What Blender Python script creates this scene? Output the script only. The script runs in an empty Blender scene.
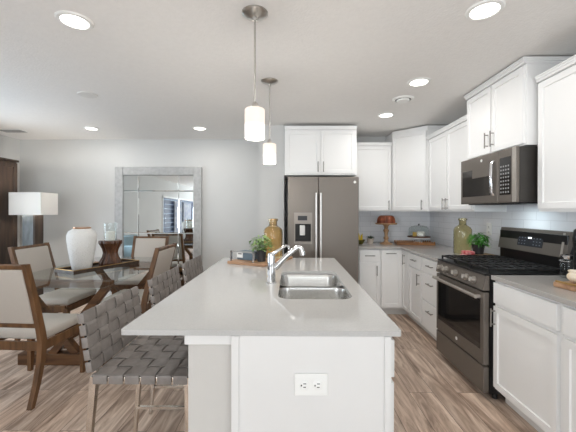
import bpy, bmesh, math, random
from mathutils import Vector, Matrix, Euler
C = bpy.context.scene.collection
S = bpy.context.scene
PI = math.pi
random.seed(7)

# ------------------------------------------------------------------ camera, world, light, exposure
cam = bpy.data.cameras.new('camera')
cam.sensor_width = 36.0
cam.lens = 36.0 * 321.0 / 576.0
cam.shift_y = (212.0 - 216.0) / 576.0 * 1.0
cam.clip_start = 0.05
camo = bpy.data.objects.new('camera', cam); C.objects.link(camo)
camo.location = (0, 0, 1.374)
camo.rotation_euler = (PI / 2 - 0.0028, -0.0014, 0.0094)
S.camera = camo

S.view_settings.view_transform = 'Standard'
S.view_settings.look = 'None'
S.view_settings.gamma = 1.0
S.view_settings.use_curve_mapping = False
S.view_settings.exposure = 0.25

w = bpy.data.worlds.new('sky'); S.world = w; w.use_nodes = True
bg = w.node_tree.nodes['Background']; bg.inputs[0].default_value = (0.62, 0.74, 0.95, 1); bg.inputs[1].default_value = 1.0

def area(name, loc, direction, sx, sy, power, color):
    l = bpy.data.lights.new(name, 'AREA'); l.shape = 'RECTANGLE'; l.size = sx; l.size_y = sy
    l.energy = power; l.color = color
    o = bpy.data.objects.new(name, l); C.objects.link(o); o.location = loc
    o.rotation_euler = Vector(direction).to_track_quat('-Z', 'Y').to_euler()
    return o
# added fill lights before closed walls: two rear, one right, a bluish one left
DAY = (0.86, 0.935, 1.0)
area('rear_fill', (0.3, -4.85, 1.45), (0, 1, 0.75), 2.6, 1.7, 95, DAY)
area('rear_fill', (-2.7, -4.85, 1.45), (0.6, 1, 0.35), 2.4, 1.9, 125, DAY)
area('right_fill', (2.05, -1.6, 1.45), (-1, 0, 1.0), 2.4, 1.5, 62, DAY)
area('side_fill', (-4.22, 2.75, 1.45), (1, -.12, 0.2), 1.1, 1.5, 46, (0.74, 0.87, 1.0))  # added fill, tinted like the blue daylight on the splashback

# ------------------------------------------------------------------ materials
def lin(c):
    r = []
    for v in c:
        v /= 255.0
        r.append(v / 12.92 if v <= 0.04045 else ((v + 0.055) / 1.055) ** 2.4)
    return tuple(r) + (1,)
def newmat(name):
    m = bpy.data.materials.new(name); m.use_nodes = True
    return m, m.node_tree, m.node_tree.nodes['Principled BSDF']
def pm(name, col, rough=0.5, metal=0.0, var=0.06, scale=8.0, bump=0.0, stretch=(1, 1, 1), bscale=None, spec=None, detail=4.0, col2=None):
    m, nt, p = newmat(name)
    tc = nt.nodes.new('ShaderNodeTexCoord'); mp = nt.nodes.new('ShaderNodeMapping')
    mp.inputs['Scale'].default_value = stretch
    nt.links.new(tc.outputs['Object'], mp.inputs[0])
    nz = nt.nodes.new('ShaderNodeTexNoise'); nz.inputs['Scale'].default_value = scale; nz.inputs['Detail'].default_value = detail
    nt.links.new(mp.outputs[0], nz.inputs['Vector'])
    cr = nt.nodes.new('ShaderNodeValToRGB')
    a = lin(col)
    b = lin(col2) if col2 else tuple(x * (1 - var) for x in a[:3]) + (1,)
    if not col2: a = tuple(min(1, x * (1 + var)) for x in a[:3]) + (1,)
    cr.color_ramp.elements[0].position = 0.35; cr.color_ramp.elements[1].position = 0.65
    cr.color_ramp.elements[0].color = b; cr.color_ramp.elements[1].color = a
    nt.links.new(nz.outputs[0], cr.inputs[0]); nt.links.new(cr.outputs[0], p.inputs['Base Color'])
    p.inputs['Roughness'].default_value = rough; p.inputs['Metallic'].default_value = metal
    if spec is not None: p.inputs['Specular IOR Level'].default_value = spec
    if bump:
        n2 = nz
        if bscale:
            n2 = nt.nodes.new('ShaderNodeTexNoise'); n2.inputs['Scale'].default_value = bscale
            nt.links.new(mp.outputs[0], n2.inputs['Vector'])
        bp = nt.nodes.new('ShaderNodeBump'); bp.inputs['Strength'].default_value = bump; bp.inputs['Distance'].default_value = 0.01
        nt.links.new(n2.outputs[0], bp.inputs['Height']); nt.links.new(bp.outputs[0], p.inputs['Normal'])
    return m
def wood(name, c1, c2, rough=0.45, axis='Z', sc=9.0, bump=0.15):
    st = {'X': (0.12, 1, 1), 'Y': (1, 0.12, 1), 'Z': (1, 1, 0.12)}[axis]
    return pm(name, c1, rough, 0, col2=c2, scale=sc * 2.2, stretch=st, bump=bump, detail=8)
def glass(name, tint=(1, 1, 1), ior=1.45, rough=0.0):
    """thin pane or vessel wall: clear body, fresnel gloss"""
    m = bpy.data.materials.new(name); m.use_nodes = True; nt = m.node_tree
    nt.nodes.remove(nt.nodes['Principled BSDF']); out = nt.nodes['Material Output']
    tr = nt.nodes.new('ShaderNodeBsdfTransparent'); gl = nt.nodes.new('ShaderNodeBsdfGlossy'); fr = nt.nodes.new('ShaderNodeFresnel'); mx = nt.nodes.new('ShaderNodeMixShader')
    nz = nt.nodes.new('ShaderNodeTexNoise'); nz.inputs['Scale'].default_value = 6
    mc = nt.nodes.new('ShaderNodeMixRGB'); mc.inputs[1].default_value = tuple(tint) + (1,); mc.inputs[2].default_value = tuple(x * 0.95 for x in tint) + (1,)
    nt.links.new(nz.outputs[0], mc.inputs[0]); nt.links.new(mc.outputs[0], tr.inputs[0])
    fr.inputs[0].default_value = ior; gl.inputs['Roughness'].default_value = rough
    ge = nt.nodes.new('ShaderNodeNewGeometry'); inv = nt.nodes.new('ShaderNodeMath'); inv.operation = 'SUBTRACT'; inv.inputs[0].default_value = 1.0
    ml = nt.nodes.new('ShaderNodeMath'); ml.operation = 'MULTIPLY'
    nt.links.new(ge.outputs['Backfacing'], inv.inputs[1]); nt.links.new(inv.outputs[0], ml.inputs[0]); nt.links.new(fr.outputs[0], ml.inputs[1])
    nt.links.new(ml.outputs[0], mx.inputs[0]); nt.links.new(tr.outputs[0], mx.inputs[1]); nt.links.new(gl.outputs[0], mx.inputs[2])
    nt.links.new(mx.outputs[0], out.inputs[0]); return m
def glow(name, col, strength, base=(255, 255, 255)):
    m, nt, p = newmat(name)
    nz = nt.nodes.new('ShaderNodeTexNoise'); nz.inputs['Scale'].default_value = 5
    mc = nt.nodes.new('ShaderNodeMixRGB'); mc.inputs[1].default_value = lin(col); mc.inputs[2].default_value = tuple(x * .96 for x in lin(col)[:3]) + (1,)
    nt.links.new(nz.outputs[0], mc.inputs[0]); nt.links.new(mc.outputs[0], p.inputs['Emission Color'])
    p.inputs['Base Color'].default_value = lin(base); p.inputs['Emission Strength'].default_value = strength
    return m
def tile_mat(name):
    m, nt, p = newmat(name)
    tc = nt.nodes.new('ShaderNodeTexCoord'); sep = nt.nodes.new('ShaderNodeSeparateXYZ'); cmb = nt.nodes.new('ShaderNodeCombineXYZ'); ad = nt.nodes.new('ShaderNodeMath'); ad.operation = 'ADD'
    nt.links.new(tc.outputs['Object'], sep.inputs[0]); nt.links.new(sep.outputs[0], ad.inputs[0]); nt.links.new(sep.outputs[1], ad.inputs[1])
    nt.links.new(ad.outputs[0], cmb.inputs[0]); nt.links.new(sep.outputs[2], cmb.inputs[1])
    br = nt.nodes.new('ShaderNodeTexBrick'); br.inputs['Scale'].default_value = 1.0
    br.inputs['Color1'].default_value = lin((240, 241, 244)); br.inputs['Color2'].default_value = lin((234, 236, 240)); br.inputs['Mortar'].default_value = lin((222, 223, 226))
    br.inputs['Mortar Size'].default_value = 0.003; br.inputs['Brick Width'].default_value = 0.30; br.inputs['Row Height'].default_value = 0.0765
    nt.links.new(cmb.outputs[0], br.inputs['Vector']); nt.links.new(br.outputs[0], p.inputs['Base Color'])
    bp = nt.nodes.new('ShaderNodeBump'); bp.inputs['Strength'].default_value = 0.3; bp.inputs['Distance'].default_value = 0.004; bp.invert = True
    nt.links.new(br.outputs['Fac'], bp.inputs['Height']); nt.links.new(bp.outputs[0], p.inputs['Normal'])
    p.inputs['Roughness'].default_value = 0.18
    return m
def floor_mat(name):
    m, nt, p = newmat(name)
    N = nt.nodes.new; L = nt.links.new
    tc = N('ShaderNodeTexCoord'); sep = N('ShaderNodeSeparateXYZ'); cmb = N('ShaderNodeCombineXYZ')
    L(tc.outputs['Object'], sep.inputs[0]); L(sep.outputs[1], cmb.inputs[0]); L(sep.outputs[0], cmb.inputs[1])
    br = N('ShaderNodeTexBrick'); br.inputs['Scale'].default_value = 1.0; br.inputs['Mortar Size'].default_value = 0.0016
    br.inputs['Brick Width'].default_value = 1.22; br.inputs['Row Height'].default_value = 0.18; br.offset = 0.37
    br.inputs['Color1'].default_value = (0, 0, 0, 1); br.inputs['Color2'].default_value = (1, 1, 1, 1); br.inputs['Mortar'].default_value = (0.5, .5, .5, 1)
    L(cmb.outputs[0], br.inputs['Vector'])
    # grain: stretched along the plank, shifted from plank to plank
    vm = N('ShaderNodeVectorMath'); vm.operation = 'MULTIPLY_ADD'; vm.inputs[1].default_value = (1.1, 9.0, 1)
    L(cmb.outputs[0], vm.inputs[0])
    sc = N('ShaderNodeVectorMath'); sc.operation = 'SCALE'; sc.inputs['Scale'].default_value = 7.0; L(br.outputs[0], sc.inputs[0]); L(sc.outputs[0], vm.inputs[2])
    nz = N('ShaderNodeTexNoise'); nz.inputs['Scale'].default_value = 1.6; nz.inputs['Detail'].default_value = 9; nz.inputs['Distortion'].default_value = 1.2; nz.inputs['Roughness'].default_value = 0.6
    L(vm.outputs[0], nz.inputs['Vector'])
    cr = N('ShaderNodeValToRGB'); e = cr.color_ramp.elements
    e[0].position = 0.30; e[0].color = lin((124, 102, 86)); e[1].position = 0.70; e[1].color = lin((246, 228, 211))
    x = cr.color_ramp.elements.new(0.5); x.color = lin((199, 175, 156))
    L(nz.outputs[0], cr.inputs[0])
    mx = N('ShaderNodeMixRGB'); mx.blend_type = 'MULTIPLY'; mx.inputs[0].default_value = 1
    vr = N('ShaderNodeValToRGB'); vr.color_ramp.elements[0].color = (0.80, 0.79, 0.79, 1); vr.color_ramp.elements[1].color = (1.08, 1.06, 1.05, 1)
    L(br.outputs[0], vr.inputs[0]); L(cr.outputs[0], mx.inputs[1]); L(vr.outputs[0], mx.inputs[2])
    m2 = N('ShaderNodeMixRGB'); m2.inputs[2].default_value = lin((84, 70, 60)); L(br.outputs['Fac'], m2.inputs[0]); L(mx.outputs[0], m2.inputs[1])
    L(m2.outputs[0], p.inputs['Base Color']); p.inputs['Roughness'].default_value = 0.38
    bp = N('ShaderNodeBump'); bp.inputs['Strength'].default_value = 0.12; bp.inputs['Distance'].default_value = 0.004
    L(nz.outputs[0], bp.inputs['Height']); L(bp.outputs[0], p.inputs['Normal'])
    return m

M = {}
M['wall'] = pm('wall_paint', (212, 212, 210), 0.8, var=0.01, scale=3, bump=0.05, bscale=180)
M['ceiling'] = pm('ceiling_texture', (240, 238, 235), 0.9, var=0.012, scale=30, bump=0.25, bscale=70)
M['floor'] = floor_mat('vinyl_plank')
M['tile'] = tile_mat('subway_tile')
M['trim'] = pm('trim_paint', (235, 235, 233), 0.5, var=0.01)
M['cab'] = pm('cabinet_paint', (246, 246, 245), 0.42, var=0.008, scale=4)
M['island'] = pm('cabinet_paint_dimmed', (228, 227, 225), 0.45, var=0.008, scale=4)  # cabinet paint, dimmed in colour to offset strong light on the island
M['cabin'] = pm('cabinet_inside', (200, 196, 190), 0.6, var=0.03)
M['toe_paint'] = pm('toe_kick_paint', (226, 225, 222), 0.6, var=0.02)  # slightly greyer paint on the recessed toe kicks
M['quartz'] = pm('quartz_island', (190, 189, 187), 0.06, var=0.03, scale=160, detail=2)
M['quartz2'] = pm('quartz_counter', (182, 178, 174), 0.12, var=0.05, scale=190, detail=2)
M['nickel'] = pm('brushed_nickel', (205, 202, 197), 0.28, 1.0, var=0.05, scale=20, stretch=(1, 1, 8))
M['pull'] = pm('dark_nickel_pull', (150, 147, 143), 0.35, 1.0, var=0.05, scale=20)
M['chrome'] = pm('chrome', (225, 226, 228), 0.08, 1.0, var=0.02)
M['steel'] = pm('sink_steel', (205, 204, 201), 0.27, 1.0, var=0.06, scale=30, stretch=(6, 1, 1))
M['slate'] = pm('slate_steel', (118, 111, 104), 0.40, 0.5, var=0.03, scale=40, stretch=(1, 1, 12))
M['slate_light'] = pm('slate_bright_edge', (190, 184, 177), 0.35, 0.7, var=0.03, scale=30)
M['black'] = pm('black_enamel', (26, 25, 25), 0.3, var=0.1)
M['blackm'] = pm('cast_iron', (30, 29, 29), 0.55, var=0.15, scale=40, bump=0.1)
M['ovenglass'] = pm('dark_oven_glass', (30, 29, 29), 0.06, var=0.05)
M['display'] = pm('dark_display', (34, 36, 42), 0.45, var=0.05)
M['white_plastic'] = pm('white_plastic', (243, 243, 240), 0.35, var=0.01)
M['walnut'] = wood('walnut_chair', (122, 86, 54), (82, 56, 33), 0.45)
M['walnut_x'] = wood('walnut_table', (116, 80, 50), (76, 50, 30), 0.4, 'X')
M['dark_wood'] = wood('armoire_wood', (74, 57, 45), (50, 38, 30), 0.5)
M['linen'] = pm('linen_upholstery', (190, 182, 173), 0.9, var=0.05, scale=300, bump=0.2)
M['leather'] = pm('grey_leather', (134, 127, 122), 0.45, var=0.08, scale=25, bump=0.12, bscale=90)
M['leather_edge'] = pm('dark_strap_backing', (22, 21, 20), 0.8, var=0.1)
M['champagne'] = pm('champagne_metal', (214, 206, 196), 0.22, 1.0, var=0.1, scale=14)
M['glass'] = glass('clear_glass', (0.97, 0.985, 0.98), 1.45)
M['table_glass'] = glass('table_glass', (0.95, 0.975, 0.97), 1.5)
M['amber'] = glass('amber_glass', (0.93, 0.80, 0.50), 1.5)
M['olive'] = glass('olive_glass', (0.90, 0.90, 0.74), 1.5)
def rglass(name, col):
    m, nt, p = newmat(name)
    nz = nt.nodes.new('ShaderNodeTexNoise'); nz.inputs['Scale'].default_value = 8
    mc = nt.nodes.new('ShaderNodeMixRGB'); mc.inputs[1].default_value = tuple(col) + (1,); mc.inputs[2].default_value = tuple(x * .96 for x in col) + (1,)
    nt.links.new(nz.outputs[0], mc.inputs[0]); nt.links.new(mc.outputs[0], p.inputs['Base Color'])
    p.inputs['Transmission Weight'].default_value = 1; p.inputs['Roughness'].default_value = .02; p.inputs['IOR'].default_value = 1.45
    return m
M['amber'] = rglass('amber_glass', (0.86, 0.68, 0.40)); M['olive'] = rglass('olive_glass', (0.83, 0.78, 0.54))
M['mirror'] = pm('mirror_silver', (236, 240, 240), 0.02, 1.0, var=0.005)
M['mirror_frame'] = pm('weathered_grey_frame', (184, 184, 183), 0.5, 0.1, col2=(170, 170, 169), scale=22, bump=0.15)
M['leaf'] = pm('leaf_green', (120, 150, 88), 0.5, var=0.3, scale=25)
M['leaf2'] = pm('fern_green', (74, 140, 52), 0.55, var=0.3, scale=25)
M['leaf3'] = pm('dark_succulent', (46, 66, 40), 0.6, var=0.3, scale=25)
M['pot_black'] = pm('black_pot', (38, 36, 36), 0.5, var=0.1)
M['soil'] = pm('soil', (52, 40, 32), 0.95, var=0.3, scale=60)
M['board'] = wood('tray_wood', (196, 156, 122), (150, 112, 84), 0.5, 'X')
M['board2'] = wood('cutting_board', (168, 118, 72), (118, 78, 44), 0.5, 'X')
M['pale_wood'] = wood('pale_turned_wood', (186, 152, 116), (146, 112, 80), 0.55)
M['ceramic'] = pm('white_ceramic', (240, 239, 236), 0.35, var=0.015)
M['lampshade'] = pm('lampshade_fabric', (238, 236, 232), 0.9, var=0.02, scale=80)
M['bluegrey'] = pm('blue_grey_glaze', (96, 112, 124), 0.4, var=0.15, scale=12)
M['copper'] = pm('copper_rim', (190, 150, 120), 0.3, 0.8, var=0.1)
M['wax'] = pm('white_wax', (246, 244, 238), 0.5, var=0.01)
M['gold'] = pm('gold_edge', (186, 150, 96), 0.35, 0.8, var=0.1)

# ------------------------------------------------------------------ mesh helpers
class MB:
    def __init__(s): s.bm = bmesh.new()
    def _x(s, geom_verts, mat):
        if mat is not None: bmesh.ops.transform(s.bm, matrix=mat, verts=geom_verts)
    def box(s, x0, x1, y0, y1, z0, z1, bev=0.0, mat=None, seg=2):
        r = bmesh.ops.create_cube(s.bm, size=1.0); vs = r['verts']
        bmesh.ops.scale(s.bm, vec=(abs(x1 - x0), abs(y1 - y0), abs(z1 - z0)), verts=vs)
        bmesh.ops.translate(s.bm, vec=((x0 + x1) / 2, (y0 + y1) / 2, (z0 + z1) / 2), verts=vs)
        if bev > 0:
            es = list({e for v in vs for e in v.link_edges})
            rb = bmesh.ops.bevel(s.bm, geom=es, offset=bev, segments=seg, affect='EDGES', profile=0.5)
            vs = list({v for f in rb['faces'] for v in f.verts} | {v for v in vs if v.is_valid})
        s._x(vs, mat); return s
    def bar(s, p, q, wx, wy, wx2=None, wy2=None, up=(0, 0, 1)):
        """tapered square bar from p to q"""
        p, q = Vector(p), Vector(q); d = (q - p).normalized(); u = Vector(up)
        if abs(d.dot(u)) > 0.95: u = Vector((0, 1, 0))
        a = u.cross(d).normalized(); b = d.cross(a)
        wx2 = wx if wx2 is None else wx2; wy2 = wy if wy2 is None else wy2
        rings = []
        for c, aa, bb in ((p, wx, wy), (q, wx2, wy2)):
            rings.append([s.bm.verts.new(c + a * sx * aa / 2 + b * sy * bb / 2) for sx, sy in ((-1, -1), (1, -1), (1, 1), (-1, 1))])
        for i in range(4):
            s.bm.faces.new((rings[0][i], rings[0][(i + 1) % 4], rings[1][(i + 1) % 4], rings[1][i]))
        s.bm.faces.new(rings[0][::-1]); s.bm.faces.new(rings[1]); return s
    def lathe(s, prof, seg=32, c=(0, 0, 0), cap=True, mat=None):
        rings = []; vs = []
        for r, z in prof:
            if r <= 1e-5:
                v = s.bm.verts.new((c[0], c[1], c[2] + z)); rings.append([v]); vs.append(v)
            else:
                ring = [s.bm.verts.new((c[0] + r * math.cos(2 * PI * i / seg), c[1] + r * math.sin(2 * PI * i / seg), c[2] + z)) for i in range(seg)]
                rings.append(ring); vs += ring
        for a, b in zip(rings, rings[1:]):
            for i in range(seg):
                j = (i + 1) % seg
                if len(a) == 1 and len(b) == 1: continue
                if len(a) == 1: s.bm.faces.new((a[0], b[j], b[i]))
                elif len(b) == 1: s.bm.faces.new((a[i], a[j], b[0]))
                else: s.bm.faces.new((a[i], a[j], b[j], b[i]))
        if cap:
            if len(rings[0]) > 1: s.bm.faces.new(rings[0][::-1])
            if len(rings[-1]) > 1: s.bm.faces.new(rings[-1])
        s._x(vs, mat); return s
    def cyl(s, p, q, r, r2=None, seg=16):
        p, q = Vector(p), Vector(q); d = q - p
        m = Matrix.Translation(p) @ d.to_track_quat('Z', 'Y').to_matrix().to_4x4()
        return s.lathe([(r, 0), (r if r2 is None else r2, d.length)], seg, mat=m)
    def tube(s, pts, r, seg=10):
        pts = [Vector(p) for p in pts]; rings = []
        n = None
        for i, p in enumerate(pts):
            t = (pts[min(i + 1, len(pts) - 1)] - pts[max(i - 1, 0)]).normalized()
            if n is None:
                n = t.orthogonal().normalized()
            n = (n - t * n.dot(t)).normalized(); b = t.cross(n)
            rr = r[i] if isinstance(r, (list, tuple)) else r
            rings.append([s.bm.verts.new(p + (n * math.cos(2 * PI * k / seg) + b * math.sin(2 * PI * k / seg)) * rr) for k in range(seg)])
        for a, b2 in zip(rings, rings[1:]):
            for k in range(seg): s.bm.faces.new((a[k], a[(k + 1) % seg], b2[(k + 1) % seg], b2[k]))
        s.bm.faces.new(rings[0][::-1]); s.bm.faces.new(rings[-1]); return s
    def prism(s, poly, z0, z1, mat=None):
        a = [s.bm.verts.new((x, y, z0)) for x, y in poly]; b = [s.bm.verts.new((x, y, z1)) for x, y in poly]
        n = len(poly)
        for i in range(n): s.bm.faces.new((a[i], a[(i + 1) % n], b[(i + 1) % n], b[i]))
        s.bm.faces.new(a[::-1]); s.bm.faces.new(b); s._x(a + b, mat); return s
    def sphere(s, c, rx, ry=None, rz=None, seg=16, ring=10):
        r = bmesh.ops.create_uvsphere(s.bm, u_segments=seg, v_segments=ring, radius=1.0)
        bmesh.ops.scale(s.bm, vec=(rx, ry or rx, rz or rx), verts=r['verts']); bmesh.ops.translate(s.bm, vec=c, verts=r['verts']); return s
    def loops(s, rings, close=True, cap0=False, cap1=False):
        R = [[s.bm.verts.new(p) for p in ring] for ring in rings]
        n = len(R[0])
        for a, b in zip(R, R[1:]):
            for i in range(n): s.bm.faces.new((a[i], a[(i + 1) % n], b[(i + 1) % n], b[i]))
        if cap0: s.bm.faces.new(R[0][::-1])
        if cap1: s.bm.faces.new(R[-1])
        return s
    def build(s, name, mat, parent=None, smooth=None):
        bmesh.ops.recalc_face_normals(s.bm, faces=s.bm.faces)
        me = bpy.data.meshes.new(name); s.bm.to_mesh(me); s.bm.free()
        me.materials.append(M[mat] if isinstance(mat, str) else mat)
        if smooth is not None:
            for p in me.polygons: p.use_smooth = True
            me.set_sharp_from_angle(angle=math.radians(smooth))
        o = bpy.data.objects.new(name, me); C.objects.link(o)
        if parent: o.parent = parent
        return o
def thing(name, label, cat, loc=(0, 0, 0), rotz=0.0, group=None):
    o = bpy.data.objects.new(name, None); o.empty_display_size = 0.05; C.objects.link(o)
    o.location = loc; o.rotation_euler = (0, 0, rotz); return tag(o, label, cat, group)
def tag(o, label, cat, group=None):
    o['label'] = label; o['category'] = cat
    if group: o['group'] = group
    return o
def struct(name, mb, mat, label=None):
    o = mb.build(name, mat); o['kind'] = 'structure'
    if label: o['label'] = label
    return o
def dup(root, loc, rotz, label, group=None, cat=None):
    def cp(o, par):
        c = o.copy(); C.objects.link(c)
        if par is not None: c.parent = par
        for ch in list(o.children): cp(ch, c)
        return c
    r = cp(root, None); r.location = loc; r.rotation_euler = (0, 0, rotz); r['label'] = label
    if group: r['group'] = group
    return r
def rrect(x0, x1, y0, y1, r, z, n=6):
    out = []
    for cx, cy, a0 in ((x1 - r, y1 - r, 0), (x0 + r, y1 - r, PI / 2), (x0 + r, y0 + r, PI), (x1 - r, y0 + r, 1.5 * PI)):
        for k in range(n + 1):
            a = a0 + PI / 2 * k / n; out.append((cx + r * math.cos(a), cy + r * math.sin(a), z))
    return out

# ------------------------------------------------------------------ the room
XL, XR, YB, YK, YR, ZC = -4.26, 2.08, 5.0, 4.82, -5.0, 2.49
struct('floor', MB().box(XL - .1, XR + .1, YR - .1, YB + .1, -0.1, 0), 'floor')
struct('ceiling', MB().box(XL - .1, XR + .1, YR - .1, YB + .1, ZC, ZC + .1), 'ceiling')
struct('wall_back', MB().box(XL - .1, -0.42, YB, YB + .1, 0, ZC), 'wall')
struct('wall_kitchen', MB().box(-0.09, XR + .1, YK, YB + .1, 0, ZC), 'wall')
struct('wall_stub', MB().box(-0.42, -0.09, 4.19, YB + .1, 0, ZC), 'wall')
struct('wall_right', MB().box(XR, XR + .1, YR - .1, YK, 0, ZC), 'wall')
d0, d1, dh = -4.4, -.66, 1.95
struct('wall_left', MB().box(XL - .1, XL, d1, YB, 0, ZC).box(XL - .1, XL, YR, d0, 0, ZC).box(XL - .1, XL, d0, d1, dh, ZC), 'wall')
struct('wall_rear', MB().box(XL - .1, XR, YR - .1, YR, 0, ZC), 'wall')
struct('baseboard_back', MB().box(XL + .002, -0.42, YB - .016, YB - .001, 0, 0.1, .004), 'trim')
struct('baseboard_stub', MB().box(-0.42, -0.09, 4.174, 4.189, 0, 0.1, .004), 'trim')
struct('baseboard_left', MB().box(XL + .001, XL + .016, d1, YB - .02, 0, 0.1, .004), 'trim')
# sliding door on the left wall, seen in the mirror
dr = MB()
dr.box(XL - .08, XL + .02, d0, d0 + .06, 0, dh).box(XL - .08, XL + .02, d1 - .06, d1, 0, dh).box(XL - .08, XL + .02, d0, d1, dh - .06, dh)
dr.box(XL - .06, XL - .01, (d0 + d1) / 2 - .05, (d0 + d1) / 2 + .05, 0, dh)
door = struct('door_1', dr, 'trim')
MB().box(XL - .04, XL - .034, d0 + .06, d1 - .06, 0.02, dh - .06).build('glass_pane', 'glass', door)
# frames added on the closed walls around the fill lights
def window(n, axis, c, u, wd, ht, z):
    mb = MB(); h, k, f = wd / 2, ht / 2, .07
    for a0, a1, b0, b1 in ((-h - f, -h, -k - f, k + f), (h, h + f, -k - f, k + f), (-h, h, k, k + f), (-h, h, -k - f, -k), (-.02, .02, -k, k)):
        if axis == 'y': mb.box(u + a0, u + a1, c - .02, c + .02, z + b0, z + b1)
        else: mb.box(c - .02, c + .02, u + a0, u + a1, z + b0, z + b1)
    return struct('window_%d' % n, mb, 'trim')
window(1, 'y', YR + .022, .3, 2.6, 1.7, 1.45); window(2, 'y', YR + .022, -2.7, 2.4, 1.7, 1.45)
window(3, 'x', XR - .022, -1.6, 2.4, 1.5, 1.45); window(4, 'x', XL + .022, 2.75, 1.1, 1.5, 1.45)
# tiled splashback behind the counters
struct('trim_1', MB().box(0.86, XR - .001, YK - .009, YK - .001, 0.916, 1.372).box(XR - .009, XR - .001, 0.3, YK - .009, 0.916, 1.46), 'tile')

# ------------------------------------------------------------------ cabinets
def shaker_front(x0, x1, z0, z1, t=0.02, stile=0.058, flat=False, y=0.0):
    mb = MB(); bm = mb.bm
    r = bmesh.ops.create_cube(bm, size=1.0); vs = r['verts']
    bmesh.ops.scale(bm, vec=(x1 - x0, t, z1 - z0), verts=vs); bmesh.ops.translate(bm, vec=((x0 + x1) / 2, y - t / 2, (z0 + z1) / 2), verts=vs)
    f = min(bm.faces, key=lambda f: f.calc_center_median().y)
    if not flat:
        bmesh.ops.inset_region(bm, faces=[f], thickness=stile, depth=0)
        bmesh.ops.inset_region(bm, faces=[f], thickness=0.005, depth=0)
        bmesh.ops.translate(bm, vec=(0, 0.009, 0), verts=list(f.verts))
    else:
        bmesh.ops.inset_region(bm, faces=[f], thickness=0.004, depth=0)
        bmesh.ops.translate(bm, vec=(0, -0.002, 0), verts=list(f.verts))
    return mb
def pull(x, z, vertical, y=-0.02, L=0.13):
    mb = MB()
    if vertical:
        mb.cyl((x, y - .03, z - L / 2), (x, y - .03, z + L / 2), .0055, seg=10)
        for s in (-1, 1): mb.cyl((x, y, z + s * L * .36), (x, y - .03, z + s * L * .36), .0045, seg=8)
    else:
        mb.cyl((x - L / 2, y - .03, z), (x + L / 2, y - .03, z), .0055, seg=10)
        for s in (-1, 1): mb.cyl((x + s * L * .36, y, z), (x + s * L * .36, y - .03, z), .0045, seg=8)
    return mb
def fronts_on(t, fronts):
    for f in fronts:
        kind, x0, x1, z0, z1, h = f
        o = shaker_front(x0, x1, z0, z1, flat=(kind == 'drawer')).build(kind, 'cab', t)
        if h: pull(*h).build('handle', 'pull', o, 40)
def base_cab(label, loc, rotz, wd, d, fronts, name='base_cabinet', group='white base cabinets'):
    t = thing(name, label, 'cabinet', loc, rotz, group)
    MB().box(0.001, wd - .001, 0, d, 0.10, 0.884).build('body', 'cab', t)
    MB().box(0.001, wd - .001, 0.075, d, 0.0, 0.099).build('toe_kick', 'toe_paint', t)
    fronts_on(t, fronts); return t
def crown_mb(x0, x1, d, z, left=True, right=True):
    """stepped crown round front and sides, local frame"""
    mb = MB()
    for dz, o in ((0, .004), (.018, .010), (.032, .016)):
        mb.box(x0 - (o if left else 0), x1 + (o if right else 0), -.02 - o, d, z + dz, z + dz + (.018 if dz == 0 else .014 if dz < .03 else .01))
    return mb
def wall_cab(label, loc, rotz, wd, d, z1, fronts, z0=None, crown=(True, True), h0=0.0, crown_z=None):
    t = thing('wall_cabinet', label, 'cabinet', loc, rotz, 'white wall cabinets')
    MB().box(0.001, wd - .001, 0, d, 0.0, z1).build('body', 'cab', t)
    crown_mb(0.001, wd - .001, d, z1 + .0005, *crown).build('crown_moulding', 'cab', t)
    fronts_on(t, fronts); return t
R90 = -PI / 2
FX = 1.47                      # carcass face of the right-hand base run (door faces at 1.45)
dep = XR - .004 - FX - .006
# back run beside the fridge
base_cab('white base cabinet beside the fridge, one drawer over one door', (0.885, 4.22, 0), 0, 0.285, 0.585,
         [('drawer', .012, .273, .722, .868, (.142, .795, False)), ('door', .012, .273, .122, .700, (.235, .60, True))])
# corner unit with a door on each leg
t = thing('corner_base_cabinet', 'white L-shaped corner base cabinet under the cake dome', 'cabinet', (1.172, 4.22, 0), 0, 'white base cabinets')
cx = FX - 1.172
MB().prism([(0.001, 0), (cx, 0), (cx, -.255), (XR - .012 - 1.172, -.255), (XR - .012 - 1.172, .585), (0.001, .585)], .10, .884).build('body', 'cab', t)
MB().prism([(0.001, .075), (cx + .075, .075), (cx + .075, -.255), (XR - .012 - 1.172, -.255), (XR - .012 - 1.172, .585), (0.001, .585)], 0, .099).build('toe_kick', 'toe_paint', t)
o = shaker_front(.012, cx - .022, .122, .868).build('door', 'cab', t); pull(.13, .825, False).build('handle', 'pull', o, 40)
o = shaker_front(.024, .248, .122, .868, stile=.05).build('door', 'cab', t)
o.location = (cx, 0, 0); o.rotation_euler = (0, 0, R90); pull(.12, .76, True).build('handle', 'pull', o, 40)
# right run, far to near
base_cab('white base cabinet left of the range, drawer above one tall door', (FX, 3.962, 0), R90, 0.39, dep,
         [('drawer', .012, .378, .722, .868, (.195, .80, False)), ('door', .012, .378, .122, .700, (.325, .60, True))])
base_cab('white three drawer base cabinet touching the left side of the range', (FX, 3.57, 0), R90, 0.466, dep,
         [('drawer', .012, .463, .722, .868, (.237, .80, False)), ('drawer', .012, .463, .425, .700, (.237, .61, False)), ('drawer', .012, .463, .122, .403, (.237, .32, False))])
base_cab('white base cabinet right of the range, wide drawer over a single door', (FX, 2.322, 0), R90, 0.578, dep,
         [('drawer', .012, .560, .722, .868, None), ('door', .012, .560, .122, .700, (.03, .62, True))])
base_cab('white base cabinet at the right edge, second from the range', (FX, 1.742, 0), R90, 0.62, dep,
         [('drawer', .018, .608, .722, .868, None), ('door', .018, .308, .122, .700, None), ('door', .318, .608, .122, .700, None)])
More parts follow.
